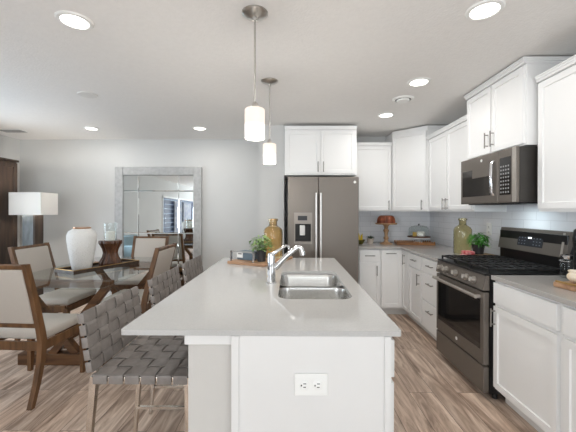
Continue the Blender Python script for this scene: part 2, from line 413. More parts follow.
# worktops
ct = MB().prism([(0.88, YK - .01), (0.88, 4.175), (1.425, 4.175), (1.425, 3.103), (XR - .012, 3.103), (XR - .012, YK - .01)], .885, .915)
tag(ct.build('countertop', 'quartz2'), 'grey quartz L-shaped worktop between fridge and range', 'countertop', 'grey worktops')
ct = MB().box(1.44, XR - .012, 1.12, 2.325, .885, .915, .003)
tag(ct.build('countertop', 'quartz2'), 'grey quartz worktop at right of the range', 'countertop', 'grey worktops')
# wall cabinets
UB = 1.372
wall_cab('white single door wall cabinet above the cake stand', (0.87, 4.50, UB), 0, 0.535, 0.31, .914,
         [('door', .012, .523, .022, .902, (.485, .085, True))], crown=(False, False))
t = thing('corner_wall_cabinet', 'tall white diagonal corner wall cabinet with one door', 'cabinet', (0, 0, UB), 0, 'white wall cabinets')
A, B = Vector((1.412, 4.49)), Vector((1.752, 4.15))
pent = [(1.412, YK - .002), (A.x, A.y), (B.x, B.y), (XR - .002, B.y), (XR - .002, YK - .002)]
MB().prism(pent, 0, 1.06).build('body', 'cab', t)
cr = MB()
for dz, oo, hh in ((1.0605, .005, .018), (1.079, .011, .014), (1.093, .017, .01)):
    cr.prism([(1.412, YK - .002), (A.x, A.y - oo * 1.3), (B.x - oo * .4, B.y - oo), (XR - .002, B.y - oo), (XR - .002, YK - .002)], dz, dz + hh)
cr.build('crown_moulding', 'cab', t)
o = shaker_front(.012, .47, .022, 1.045).build('door', 'cab', t); o.location = (A.x, A.y, 0); o.rotation_euler = (0, 0, -PI / 4)
pull(.425, .085, True).build('handle', 'pull', o, 40)
UX = 1.765
ud = XR - .002 - UX
wall_cab('white two door wall cabinet between the corner unit and the microwave', (UX, 4.145, UB), R90, 1.04, ud, .914,
         [('door', .06, .515, .022, .902, (.48, .085, True)), ('door', .525, 1.02, .022, .902, (.56, .085, True))], crown=(False, False))
wall_cab('deep white two door wall cabinet above the microwave', (1.695, 3.09, 1.855), R90, .765, XR - .002 - 1.695, .582,
         [('door', .012, .372, .012, .570, (.342, .12, True)), ('door', .388, .748, .012, .570, (.418, .12, True))])
wall_cab('white wall cabinet at the right edge, near side of the microwave', (UX, 2.30, UB), R90, 1.0, ud, .914,
         [('door', .012, .492, .022, .902, None), ('door', .502, .982, .022, .902, None)], crown=(False, False))
wall_cab('white two door wall cabinet above the fridge', (-.085, 4.09, 1.833), 0, .918, YK - .002 - 4.09, .575,
         [('door', .02, .452, .022, .56, (.425, .10, True)), ('door', .466, .898, .022, .56, (.493, .10, True))], crown=(False, False))

# ------------------------------------------------------------------ fridge
def emblem(x, y, z, r, parent):
    MB().cyl((x, y, z), (x, y - .003, z), r, seg=20).build('emblem', 'white_plastic', parent, 40)
t = thing('refrigerator', 'slate grey side-by-side refrigerator with water dispenser', 'refrigerator', (.40, 4.06, 0))
MB().box(-.44, .44, 0.0, .72, .02, 1.775, .006).build('body', 'black', t)
MB().box(-.43, .43, -.02, -.001, .02, .085).build('base_grille', 'blackm', t)
# left door with a true recess for the dispenser
x0, x1, zz0, zz1 = -.440, -.066, .095, 1.80
rx0, rx1, rz0, rz1 = -.350, -.150, .985, 1.245
ld = MB().box(x0, rx0, -.075, -.004, zz0, zz1).box(rx1, x1, -.075, -.004, zz0, zz1).box(rx0, rx1, -.075, -.004, zz0, rz0).box(rx0, rx1, -.075, -.004, rz1, zz1).box(rx0, rx1, -.016, -.004, rz0, rz1)
dl = ld.build('freezer_door', 'slate', t)
fr = MB().box(rx0 - .012, rx1 + .012, -.08, -.0755, rz1 - .03, rz1 + .11, .001).box(rx0 - .012, rx0 + .003, -.08, -.0755, rz0 - .02, rz1 - .03).box(rx1 - .003, rx1 + .012, -.08, -.0755, rz0 - .02, rz1 - .03).box(rx0 + .003, rx1 - .003, -.085, -.02, rz0 - .02, rz0 + .012)
dp = fr.build('dispenser', pm('dispenser_bezel', (140, 133, 126), .4, .5), dl)
dl2 = dp
MB().box(rx0 + .035, rx1 - .05, -.083, -.0805, rz1 + .015, rz1 + .07).build('dispenser_display', 'display', dl)
MB().box(rx0 + .0005, rx1 - .0005, -.022, -.0165, rz0 + .013, rz1 - .031).build('dispenser_back', 'blackm', dl)
MB().box(-.29, -.225, -.052, -.024, 1.07, 1.20, .008).build('paddle', 'white_plastic', dl)
rd = MB().box(-.060, .440, -.075, -.004, zz0, zz1, .006).build('fridge_door', 'slate', t)
for dd, xx in ((dl, -.092), (rd, -.034)):
    h = MB(); h.box(xx - .012, xx + .012, -.135, -.115, .62, 1.60, .006)
    for z in (.68, 1.54): h.box(xx - .009, xx + .009, -.117, -.0745, z - .02, z + .02)
    h.build('handle', pm('fridge_handle', (205, 202, 198), .35, .9), dd)
emblem(.39, -.0755, 1.735, .017, rd)

# ------------------------------------------------------------------ range
t = thing('gas_range', 'slate and black gas range with five front knobs', 'range', (1.442, 3.097, 0), R90)
W = .762
MB().box(.003, W - .003, 0, .61, .05, .905).build('body', 'black', t)
for xx in (.04, W - .04):
    for yy in (.06, .55): MB().cyl((xx, yy, 0), (xx, yy, .05), .018, seg=12).build('foot', 'blackm', t)
MB().box(0.002, W - .002, -.035, .62, .9055, .922, .004).build('cooktop', 'black', t)
cp = MB(); cp.loops([[(0.002, -.005, .80), (0.002, -.05, .80), (0.002, -.03, .9045), (0.002, -.005, .9045)], [(W - .002, -.005, .80), (W - .002, -.05, .80), (W - .002, -.03, .9045), (W - .002, -.005, .9045)]], cap0=True, cap1=True)
cp.build('control_panel', 'slate', t)
for i, kx in enumerate((.105, .20, .365, .53, .635)):
    k = MB(); ax = Vector((0, -1, .19)).normalized(); p0 = Vector((kx, -.0415, .852))
    k.cyl(p0, p0 + ax * .012, .026, seg=20); k.cyl(p0 + ax * .012, p0 + ax * .038, .021, .018, seg=20)
    k.box(-.004, .004, -.005, .005, -.017, .017, mat=Matrix.Translation(p0 + ax * .040)); k.build('knob', 'slate_light', t, 40)
od = MB().box(.004, W - .004, -.045, -.003, .255, .785, .005).build('oven_door', 'slate', t)
MB().box(.045, W - .045, -.0475, -.0455, .36, .725).build('oven_window', 'ovenglass', od)
h = MB().cyl((.03, -.085, .748), (W - .03, -.085, .748), .013, seg=12)
for xx in (.05, W - .05): h.box(xx - .012, xx + .012, -.085, -.0445, .738, .758)
h.build('handle', 'slate_light', od, 40)
emblem(W / 2, -.0455, .305, .014, od)
MB().box(.004, W - .004, -.045, -.003, .055, .243, .005).build('storage_drawer', 'slate', t)
# burners and grates
for (bx, by, br) in ((.15, .14, .045), (.15, .41, .036), (.376, .275, .05), (.60, .14, .05), (.60, .41, .036)):
    MB().lathe([(br + .012, 0), (br + .012, .006), (br, .008), (br, .018), (br * .8, .022), (0, .022)], 20, (bx, by, .9225)).build('burner', 'blackm', t, 40)
for gi in range(3):
    gx0, gx1 = .012 + gi * .2445, .012 + gi * .2445 + .239
    g = MB(); z = .957
    for xx in (gx0 + .006, gx1 - .006): g.box(xx - .006, xx + .006, .0, .53, z - .014, z, .002)
    for yy in (.006, .27, .524): g.box(gx0, gx1, yy - .006, yy + .006, z - .014, z, .002)
    for yy in (.07, .14, .21, .335, .405, .47): g.box(gx0, gx1, yy - .005, yy + .005, z - .010, z + .002, .002)
    g.box((gx0 + gx1) / 2 - .006, (gx0 + gx1) / 2 + .006, 0, .53, z - .012, z)
    for xx in (gx0 + .006, gx1 - .006):
        for yy in (.006, .524): g.box(xx - .006, xx + .006, yy - .006, yy + .006, .9225, z - .01)
    g.build('grate', 'blackm', t)
MB().box(.004, W - .004, .56, .62, .9225, 1.20, .004).build('backguard', 'black', t)
bp = MB().loops([[(.0, .545, 1.035), (.0, .5595, 1.035), (.0, .63, 1.225), (.0, .575, 1.225)], [(W, .545, 1.035), (W, .5595, 1.035), (W, .63, 1.225), (W, .575, 1.225)]], cap0=True, cap1=True)
bp = bp.build('backguard_panel', 'slate', t)
tilt = Matrix.Translation((.39, .560, 1.130)) @ Matrix.Rotation(-math.atan2(.03, .19), 4, 'X')
MB().box(-.14, .14, -.003, -.0005, -.05, .05, mat=tilt).build('display', 'display', bp)
MB().box(-.02, .02, -.0045, -.0032, .015, .035, mat=tilt).build('clock_digits', glow('clock_glow', (225, 240, 255), 1.0), bp)
MB().box(W - .055 - .39, W - .035 - .39, -.003, -.0005, -.088, .088, mat=tilt).build('end_trim', 'slate_light', bp)
kk = MB()
for i in range(8):
    for j in range(3):
        if not (3 <= i <= 4): kk.box(-.125 + i * .033, -.113 + i * .033, -.004, -.0032, -.035 + j * .026, -.029 + j * .026, mat=tilt)
kk.build('keypad', pm('key_marks', (120, 128, 140), .5), bp)

# ------------------------------------------------------------------ microwave
t = thing('microwave', 'slate over-the-range microwave with a vertical bar handle', 'microwave', (1.652, 3.088, 1.440), R90)
MB().box(.004, .751, 0, .41, 0.004, .405).build('body', pm('microwave_side', (66, 63, 60), .4, .3), t)
md = MB().box(0, .555, -.028, -.001, .0, .408, .006).build('door', 'slate', t)
MB().box(.035, .455, -.0305, -.0285, .065, .30).build('door_window', pm('microwave_glass', (58, 56, 54), .08), md)
MB().box(.20, .455, -.0315, -.0305, .225, .30).build('window_strip', 'slate', md)  # grey strip along the top of the glass
h = MB().tube([(.505, -.030, .065), (.505, -.050, .085), (.505, -.054, .2), (.505, -.050, .315), (.505, -.030, .335)], .013, 10)
h.build('handle', 'chrome', md, 50)
emblem(.335, -.0285, .365, .013, md)
mc = MB().box(.558, .755, -.028, -.001, 0, .408, .006).build('control_panel', 'slate', t)
MB().box(.575, .70, -.0305, -.0285, .06, .345).build('keypad_glass', 'ovenglass', mc)
kk = MB()
for i in range(4):
    for j in range(8): kk.box(.585 + i * .028, .600 + i * .028, -.0312, -.0306, .075 + j * .028, .087 + j * .028)
kk.build('keypad', pm('key_marks_light', (150, 150, 150), .5), mc)
MB().box(.718, .755, -.031, -.0285, .004, .404).build('edge_strip', 'slate_light', mc)
MB().box(.03, .72, .03, .37, -.006, .0035).build('vent_underside', 'blackm', t)
l = bpy.data.lights.new('cooktop_lamp', 'AREA'); l.size = .12; l.energy = 1.0; l.color = (.78, .94, 1)
lo = bpy.data.objects.new('cooktop_lamp', l); C.objects.link(lo); lo.parent = t; lo.location = (.376, .2, -.012)

# ------------------------------------------------------------------ island
IX0, IX1, IY0, IY1 = -.660, .426, 1.232, 3.158
SX0, SX1, SY0, SY1 = -.07, .332, 1.675, 2.45
t = thing('kitchen_island', 'white kitchen island base with grey knee wall under the seating overhang', 'kitchen island', (0, 1.252, 0))
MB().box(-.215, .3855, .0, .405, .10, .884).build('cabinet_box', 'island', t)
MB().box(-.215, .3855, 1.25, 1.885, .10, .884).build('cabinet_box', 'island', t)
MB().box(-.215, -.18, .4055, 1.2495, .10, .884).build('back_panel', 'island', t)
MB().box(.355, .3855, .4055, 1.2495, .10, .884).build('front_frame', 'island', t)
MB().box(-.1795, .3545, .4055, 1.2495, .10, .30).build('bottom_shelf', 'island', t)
MB().box(-.20, .30, .02, 1.87, 0, .099).build('toe_kick', 'toe_paint', t)
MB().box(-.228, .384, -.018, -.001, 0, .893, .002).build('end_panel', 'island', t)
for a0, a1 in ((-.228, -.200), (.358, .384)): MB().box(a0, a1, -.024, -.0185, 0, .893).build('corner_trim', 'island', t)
MB().box(-.405, -.2175, .012, 1.86, 0, .852).build('knee_wall', pm('knee_wall_paint', (206, 203, 198), .8, var=.01, bump=.05, bscale=180), t)
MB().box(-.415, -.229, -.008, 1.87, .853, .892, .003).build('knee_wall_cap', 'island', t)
for i in range(3):
    y0 = .012 + i * .625; y1 = y0 + .605
    for kind, za, zb in (('drawer', .722, .868), ('door', .122, .70)):
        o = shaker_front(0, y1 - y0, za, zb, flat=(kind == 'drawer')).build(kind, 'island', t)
        o.location = (.386, y0, 0); o.rotation_euler = (0, 0, PI / 2)
        pull(.30 if kind == 'drawer' else .56, .795 if kind == 'drawer' else .61, kind != 'drawer').build('handle', 'pull', o, 40)
# slab with the sink cut-out
sl = MB(); bm = sl.bm
outer = rrect(IX0, IX1, IY0, IY1, .012, 0, 3); inner = rrect(SX0, SX1, SY0, SY1, .07, 0, 8)
rims = []
for z in (.894, .9145):
    es = []; rr = []
    for ring in (outer, inner):
        vs = [bm.verts.new((x, y, z)) for x, y, _ in ring]; rr.append(vs)
        es += [bm.edges.new((vs[i], vs[(i + 1) % len(vs)])) for i in range(len(vs))]
    bmesh.ops.triangle_fill(bm, use_beauty=True, use_dissolve=False, edges=es); rims.append(rr)
for k in (0, 1):
    a, b = rims[0][k], rims[1][k]; n = len(a)
    for i in range(n): bm.faces.new((a[i], a[(i + 1) % n], b[(i + 1) % n], b[i]))
tag(sl.build('island_countertop', 'quartz'), 'pale polished quartz slab on the island around the sink', 'countertop')
# double sink under the slab
t = thing('sink', 'stainless undermount double bowl sink in the island', 'sink', ((SX0 + SX1) / 2, (SY0 + SY1) / 2, .70))
sx = (SX1 - SX0) / 2 + .004; ym = -.02
zt = .888 - .70
for (b0, b1, dz) in ((-(SY1 - SY0) / 2 - .004, ym - .012, .0), (ym + .012, (SY1 - SY0) / 2 + .004, .0)):
    rings = [rrect(-sx - .012, sx + .012, b0 - (.012 if b0 < -.1 else .0), b1 + (.012 if b1 > .1 else 0), 0.075, zt + .0035, 8)]
    rings += [rrect(-sx, sx, b0 + (0.0 if b0 < -.1 else .004), b1 - (0.0 if b1 > .1 else .004), 0.07, zt + .0015, 8)]
    rings += [rrect(-sx + .004, sx - .004, b0 + .008, b1 - .008, .07, zt - .02, 8), rrect(-sx + .012, sx - .012, b0 + .014, b1 - .014, .07, .04, 8),
              rrect(-sx + .022, sx - .022, b0 + .024, b1 - .024, .07, .014, 8), rrect(-sx + .05, sx - .05, b0 + .05, b1 - .05, .06, .002, 8)]
    o = MB().loops(rings, cap1=True).build('bowl', 'steel', t, 50)
    sm = o.modifiers.new('wall', 'SOLIDIFY'); sm.thickness = .0015; sm.offset = 0
    MB().lathe([(.042, 0), (.042, .003), (.03, .004), (.028, .001), (0, .001)], 24, (0, (b0 + b1) / 2, .003)).build('drain', 'chrome', o, 40)
# faucet
t = thing('faucet', 'chrome single lever faucet beside the island sink', 'faucet', (-.125, 2.045, .9145))
t.scale = (1.1, 1.1, 1.06)
MB().lathe([(.030, 0), (.030, .006), (.024, .010), (.0225, .10), (.0215, .165), (.018, .180), (0, .183)], 28).build('body', 'chrome', t, 40)
MB().tube([(.0, 0, .085), (.03, 0, .10), (.09, 0.0, .165), (.125, 0.0, .195), (.145, 0, .213), (.160, 0, .217), (.172, 0, .208), (.178, 0, .19), (.182, 0, .170)],
          [.018, .018, .016, .015, .0145, .014, .0145, .0155, .016], 14).build('spout', 'chrome', t, 50)
MB().tube([(.0, 0, .172), (.02, 0, .183), (.055, .02, .205), (.085, .035, .222), (.10, .04, .216), (.105, .042, .196)], [.013, .011, .008, .008, .008, .007], 12).build('lever', 'chrome', t, 50)
# outlet
def outlet(label, loc, rotz, horizontal=False):
    t = thing('power_outlet', label, 'outlet', loc, rotz, 'white power outlets')
    a, b = (.064, .042) if horizontal else (.042, .064)
    MB().box(-a, a, -.006, 0, -b, b, .003).build('cover_plate', 'white_plastic', t)
    for s in (-1, 1):
        c = (s * .026, 0, 0) if horizontal else (0, 0, s * .026)
        rot = Matrix.Translation(c) @ (Matrix.Rotation(PI / 2, 4, 'Y') if horizontal else Matrix.Identity(4))
        so = MB().lathe([(.019, 0), (.019, .003), (.017, .004), (0, .004)], 20, mat=rot @ Matrix.Translation((0, -.006, 0)) @ Matrix.Rotation(PI / 2, 4, 'X')).build('socket', 'white_plastic', t, 40)
        MB().box(-.008, -.005, -.0106, -.0101, -.004, .007, mat=rot).box(.005, .008, -.0106, -.0101, -.004, .006, mat=rot).box(-.003, .003, -.0106, -.0101, -.014, -.009, mat=rot).build('slots', 'black', so)
    return t
outlet('white double socket laid sideways on the island end panel', (.078, 1.2325, .709), 0, True)
outlet('white upright socket on the tiled wall behind the fern', (XR - .0095, 3.37, 1.19), R90)

# ------------------------------------------------------------------ ceiling fittings
def can_light(x, y, label, power=4.0):
    t = thing('recessed_light', label, 'ceiling light', (x, y, ZC), 0, 'recessed ceiling lights')
    MB().lathe([(.070, -.004), (.074, -.010), (.092, -.008), (.098, -.0005)], 32, cap=False).build('trim_ring', 'white_plastic', t, 40)
    MB().lathe([(0, -.006), (.070, -.006)], 32, cap=False).build('lens', glow('can_lens', (255, 250, 242), 6.0), t)
    l = bpy.data.lights.new('can_lamp', 'AREA'); l.shape = 'DISK'; l.size = .14; l.energy = power; l.color = (1, .97, .93)
    lo = bpy.data.objects.new('can_lamp', l); C.objects.link(lo); lo.parent = t; lo.location = (0, 0, -.012)
can_light(-1.27, 1.875, 'round recessed light at upper left, nearest over the dining side')
can_light(1.07, 1.79, 'round recessed light at upper right, nearest of the kitchen row', 3.2)
can_light(1.10, 2.78, 'round recessed light just before the round ceiling vent', 3.2)
can_light(1.10, 3.73, 'round recessed light in front of the diagonal corner wall cabinet', 3.2)
can_light(-2.70, 4.316, 'round recessed light near the back wall, left of the mirror')
can_light(-1.23, 4.316, 'round recessed light near the back wall, right end of the mirror')
t = thing('ceiling_vent', 'round white ceiling vent between two recessed kitchen lights', 'vent', (1.11, 3.2, ZC))
MB().lathe([(.105, -.0005), (.10, -.012), (.08, -.016), (.075, -.006)], 32, cap=False).build('outer_ring', 'white_plastic', t, 40)
MB().lathe([(.062, -.012), (.056, -.024), (0, -.028)], 32, cap=False).build('centre_disc', 'white_plastic', t, 40)
MB().lathe([(0, -.003), (.078, -.003)], 32, cap=False).build('throat', 'blackm', t)
tag(MB().lathe([(.085, -.0005), (.08, -.010), (0, -.014)], 32, (-1.95, 3.06, ZC), cap=False).build('ceiling_cover', pm('cover_plastic', (228, 226, 222), .6, var=.01), None, 40), 'flat round cover plate on the ceiling above the dining table', 'cover plate')
t = thing('air_register', 'rectangular ceiling air register in the far left corner', 'vent', (-3.86, 4.42, ZC))
MB().box(-.17, .17, -.085, .085, -.010, -.001, .003).build('frame', 'white_plastic', t)
s = MB()
for i in range(8): s.box(-.15, .15, -.068 + i * .018, -.060 + i * .018, -.015, -.0105)
s.build('louvres', pm('louvre_grey', (168, 168, 166), .5), t)

def pendant(x, y, label):
    t = thing('pendant_light', label, 'pendant light', (x, y, ZC), 0, 'pendants over the island')
    MB().lathe([(.074, -.0005), (.074, -.006), (.060, -.016), (.030, -.024), (.014, -.028), (.012, -.045), (0, -.045)], 32, cap=False).build('canopy', 'nickel', t, 40)
    MB().cyl((0, 0, -.044), (0, 0, -.505), .006, seg=12).build('stem', 'nickel', t, 40)
    MB().lathe([(.008, 0), (.018, -.01), (.022, -.025), (.022, -.038)], 24, (0, 0, -.502)).build('socket_cap', 'nickel', t, 40)
    sh = MB().lathe([(.0, -.540), (.050, -.540), (.0565, -.546), (.0565, -.63)], 36, cap=False).build('shade', glow('shade_top_glass', (250, 236, 220), .48, (215, 206, 196)), t, 40)
    MB().lathe([(.0565, -.63), (.0565, -.706), (.050, -.710), (.0, -.710)], 36, cap=False).build('shade_band', glow('shade_lower_glass', (255, 250, 246), .75, (225, 222, 220)), sh, 40)
    l = bpy.data.lights.new('pendant_lamp', 'POINT'); l.energy = 6; l.shadow_soft_size = .06; l.color = (1, .95, .88)
    lo = bpy.data.objects.new('pendant_lamp', l); C.objects.link(lo); lo.parent = t; lo.location = (0, 0, -.80)
pendant(-.205, 1.81, 'nickel pendant with white glass cylinder, nearer of the two')
pendant(-.185, 2.755, 'nickel pendant with white glass cylinder, farther one near the fridge')

# ------------------------------------------------------------------ counter stools
def woven(nx, ny, px_, py_, amp, thick):
    """plain weave in the xy plane centred at 0, nx straps along y, ny straps along x"""
    mb = MB(); bm = mb.bm
    def strap(along_x, k, n, cnt):
        pts = []
        for j in range(n * 6 + 1):
            s = (j / 6.0 - n / 2.0)
            cell = j / 6.0 - .5
            z = amp * math.cos(PI * (cell + k)) * (1 if along_x else -1)
            z = max(-amp * .75, min(amp * .75, z * 1.3))
            pts.append((s * (px_ if along_x else py_), z))
        pitch = py_ if along_x else px_; width = pitch - (.006 if along_x else .012)
        c = (k + .5 - cnt / 2.0) * pitch
        prev = None
        for s, z in pts:
            ring = []
            for o, zz in ((-width / 2, -thick / 2), (width / 2, -thick / 2), (width / 2, thick / 2), (-width / 2, thick / 2)):
                ring.append(bm.verts.new((s, c + o, z + zz) if along_x else (c + o, s, z + zz)))
            if prev:
                for i in range(4): bm.faces.new((prev[i], prev[(i + 1) % 4], ring[(i + 1) % 4], ring[i]))
            else: bm.faces.new(ring)
            prev = ring
        bm.faces.new(prev)
    for k in range(ny): strap(True, k, nx, ny)
    for k in range(nx): strap(False, k, ny, nx)
    return mb
def stool(loc, label):
    """faces +x, origin on the floor under the seat centre"""
    t = thing('counter_stool', label, 'stool', loc, 0, 'woven stools along the island')
    sz = .622; hw = .235; hd = .215
    mb = woven(6, 6, .0735, .083, .006, .004)
    for k in range(6):                                   # strap ends folded down over the frame
        c = (k + .5 - 3) * .083; d = (k + .5 - 3) * .0735
        for s in (-1, 1):
            mb.box(d - .032, d + .032, s * .2505 - .0025, s * .2505 + .0025, -.036, .004, .002); mb.box(s * .2225 - .0025, s * .2225 + .0025, c - .036, c + .036, -.036, .004, .002)
    st = mb.build('woven_seat', 'leather', t, 40)
    st.location = (0, 0, sz)
    MB().box(-.21, .21, -.238, .238, -.014, -.008).build('seat_backing', 'leather_edge', st)
    mb = woven(6, 5, .085, .056, .006, .004)
    for k in range(5):
        c = (k + .5 - 2.5) * .056
        for s in (-1, 1): mb.box(s * .258 - .0025, s * .258 + .0025, c - .0235, c + .0235, -.024, .005, .002)
    bk = mb.build('woven_back', 'leather', t, 40)
    lean = math.radians(9)
    bk.rotation_euler = (PI / 2 - lean, 0, PI / 2)
    bk.location = (-hd - .022, 0, sz + .155)
    MB().box(-.25, .25, -.135, .135, -.014, -.008).build('back_backing', 'leather_edge', bk)
    fr = MB()
    for s in (-1, 1):
        fr.box(-hd, hd, s * hw - .011, s * hw + .011, sz - .028, sz - .006, .003)
    for xx in (-hd, hd): fr.box(xx - .011, xx + .011, -hw, hw, sz - .0285, sz - .0065, .003)
    fr.build('seat_frame', 'champagne', t)
    for sx, sy in ((-1, -1), (-1, 1), (1, -1), (1, 1)):
        MB().bar((sx * hd, sy * hw, sz - .006), (sx * (hd + (.05 if sx < 0 else .01)), sy * (hw + .012), 0), .030, .030, .018, .018).build('leg', 'champagne', t)
    for s in (-1, 1): MB().bar((-hd + .0, s * (hw - .012), sz - .01), (-hd - .065, s * (hw - .012), sz + .275), .02, .02).build('back_post', 'champagne', t)
    for s in (-1, 1): MB().bar((-hd - .036, s * (hw + .004), .18), (hd + .007, s * (hw + .004), .18), .016, .016).build('stretcher', 'champagne', t)
    MB().bar((hd + .008, -hw - .006, .30), (hd + .008, hw + .006, .30), .018, .018).build('footrest', 'champagne', t)
    return t
st0 = stool((-.685, 1.70, 0), 'grey woven leather counter stool, nearest at the island corner')
dup(st0, (-.685, 2.41, 0), 0, 'grey woven leather counter stool, middle one along the island')
dup(st0, (-.685, 3.08, 0), 0, 'grey woven leather counter stool, farthest one at the island')

# ------------------------------------------------------------------ dining set
t = thing('dining_table', 'glass topped dining table on crossed dark wood trestles', 'dining table', (-2.03, 3.40, 0))
MB().box(-.55, .53, -.87, .87, .748, .760, .003).build('glass_top', 'table_glass', t)
for yy in (-.53, .53):
    x = MB(); x.box(-.40, .40, yy - .045, yy + .045, .0, .10, .006)
    x.box(-.42, .42, yy - .045, yy + .045, .69, .746, .006)
    x.bar((-.11, yy, .09), (.385, yy, .70), .062, .062, up=(0, 1, 0)); x.bar((.11, yy + .001, .09), (-.385, yy + .001, .70), .060, .060, up=(0, 1, 0))
    x.build('trestle', 'walnut_x', t)
MB().box(-.03, .03, -.52, .52, .20, .27, .004).build('stretcher', 'walnut_x', t)
def chair(loc, rz, label):
    """faces +y"""
    t = thing('dining_chair', label, 'chair', loc, rz, 'linen dining chairs')
    hw = .235
    pts = [(-.235, .0), (-.205, .12), (-.185, .28), (-.18, .42), (-.195, .50), (-.235, .75), (-.285, 1.02)]
    wd = [.032, .038, .044, .05, .048, .042, .036]
    offs = [(-.315, 0), (-.265, .15), (-.228, .30), (-.215, .42), (-.232, .52), (-.285, .75), (-.355, 1.01)]
    for s in (-1, 1):
        rings = []
        for (y, z), wv in zip(offs, wd):
            rings.append([(s * hw - .0175, y - wv / 2, z), (s * hw + .0175, y - wv / 2, z), (s * hw + .0175, y + wv / 2, z), (s * hw - .0175, y + wv / 2, z)])
        MB().loops(rings, cap0=True, cap1=True).build('leg', 'walnut', t)
        MB().bar((s * hw, .21, .40), (s * hw, .20, 0), .045, .045, .030, .030).build('leg', 'walnut', t)
    MB().box(-hw + .018, hw - .018, .195, .222, .36, .425, .003).box(-hw + .018, hw - .018, -.222, -.20, .36, .425, .003).box(-hw - .012, -hw + .012, -.20, .20, .36, .425, .003).box(hw - .012, hw + .012, -.20, .20, .36, .425, .003).build('seat_rail', 'walnut', t)
    MB().box(-hw + .0, hw - .0, -.19, .232, .426, .492, .022, seg=3).build('seat_cushion', 'linen', t, 60)
    # upholstered back between posts
    a = math.atan2(.355 - .232, 1.01 - .52)
    mt = Matrix.Translation((0, -.230, .515)) @ Matrix.Rotation(a, 4, 'X')
    MB().box(-hw + .018, hw - .018, -.016, .016, .475, .503, .003, mat=mt).build('top_rail', 'walnut', t)
    MB().box(-hw + .018, hw - .018, -.016, .016, .025, .060, .003, mat=mt).build('lower_rail', 'walnut', t)
    MB().box(-hw + .0185, hw - .0185, -.024, .024, .061, .474, .012, mat=mt).build('back_cushion', 'linen', t, 60)
    return t
ch0 = chair((-2.02, 2.53, 0), math.radians(-3), 'linen dining chair at the near end of the glass table')
dup(ch0, (-2.45, 3.42, 0), R90, 'linen dining chair on the armoire side of the glass table')
dup(ch0, (-1.67, 3.39, 0), PI / 2, 'linen dining chair on the stool side of the glass table')
dup(ch0, (-2.03, 4.30, 0), PI, 'linen dining chair at the far end, in front of the mirror')
# tray, vase, candle holder
t = thing('serving_tray', 'square dark wood tray with gold rim on the glass table', 'tray', (-2.06, 3.45, .7605), math.radians(66))
MB().box(-.375, .375, -.150, .150, 0, .012, .003).build('base', 'dark_wood', t)
def rim(z0, z1):
    g = MB()
    for s in (-1, 1): g.box(-.375, .375, s * .144 - .006, s * .144 + .006, z0, z1, .001); g.box(s * .369 - .006, s * .369 + .006, -.138, .138, z0, z1, .001)
    return g
rim(.0125, .034).build('rim', 'dark_wood', t); rim(.0345, .040).build('gold_edge', 'gold', t)
vb = pm('ribbed_vase', (236, 235, 232), .4, var=.01)
nt = vb.node_tree; wv = nt.nodes.new('ShaderNodeTexVoronoi'); wv.inputs['Scale'].default_value = 75; wv.distance = 'CHEBYCHEV'
tcn = nt.nodes.new('ShaderNodeTexCoord'); nt.links.new(tcn.outputs['Object'], wv.inputs['Vector'])
bp_ = nt.nodes.new('ShaderNodeBump'); bp_.inputs['Strength'].default_value = .55; bp_.inputs['Distance'].default_value = .014
nt.links.new(wv.outputs[0], bp_.inputs['Height']); nt.links.new(bp_.outputs[0], nt.nodes['Principled BSDF'].inputs['Normal'])
t = thing('vase', 'large white textured ceramic vase on the dining tray', 'vase', (-2.13, 3.25, .7735))
t.scale = (.90, .90, 1.05)
MB().lathe([(0, 0), (.085, 0), (.095, .01), (.115, .10), (.134, .20), (.148, .30), (.146, .34), (.128, .375), (.095, .395), (.088, .40), (.088, .412), (.080, .412), (.080, .395), (0, .39)], 48, cap=False).build('body', vb, t, 50)
MB().lathe([(.0885, .399), (.0905, .401), (.0905, .413), (.079, .4135), (.079, .41)], 48, cap=False).build('rim', 'copper', t, 50)
t = thing('candle_holder', 'dark brown hourglass wooden candle holder on the dining tray', 'candle holder', (-2.012, 3.558, .774))
prof = [(.114, 0), (.116, .03), (.108, .05), (.084, .09), (.074, .135), (.084, .18), (.108, .225), (.120, .245), (.118, .272)]
cw = wood('candle_wood', (96, 60, 38), (54, 32, 20), .35)
R_ = [[((r - .010 * (k % 2)) * math.cos(2 * PI * k / 32), (r - .010 * (k % 2)) * math.sin(2 * PI * k / 32), z) for k in range(32)] for r, z in prof]
MB().loops(R_, cap0=True, cap1=True).build('body', cw, t)
tag(MB().cyl((-2.012, 3.558, 1.0475), (-2.012, 3.558, 1.145), .045, seg=24).build('candle', 'wax', None, 40), 'white pillar candle inside the glass on the wooden holder', 'candle')
tag(MB().lathe([(.066, 0), (.066, .19), (.063, .19), (.063, .0)], 32, (-2.012, 3.558, 1.0475), cap=False).build('hurricane_glass', 'glass', None, 40), 'clear glass cylinder around the white candle', 'candle glass')

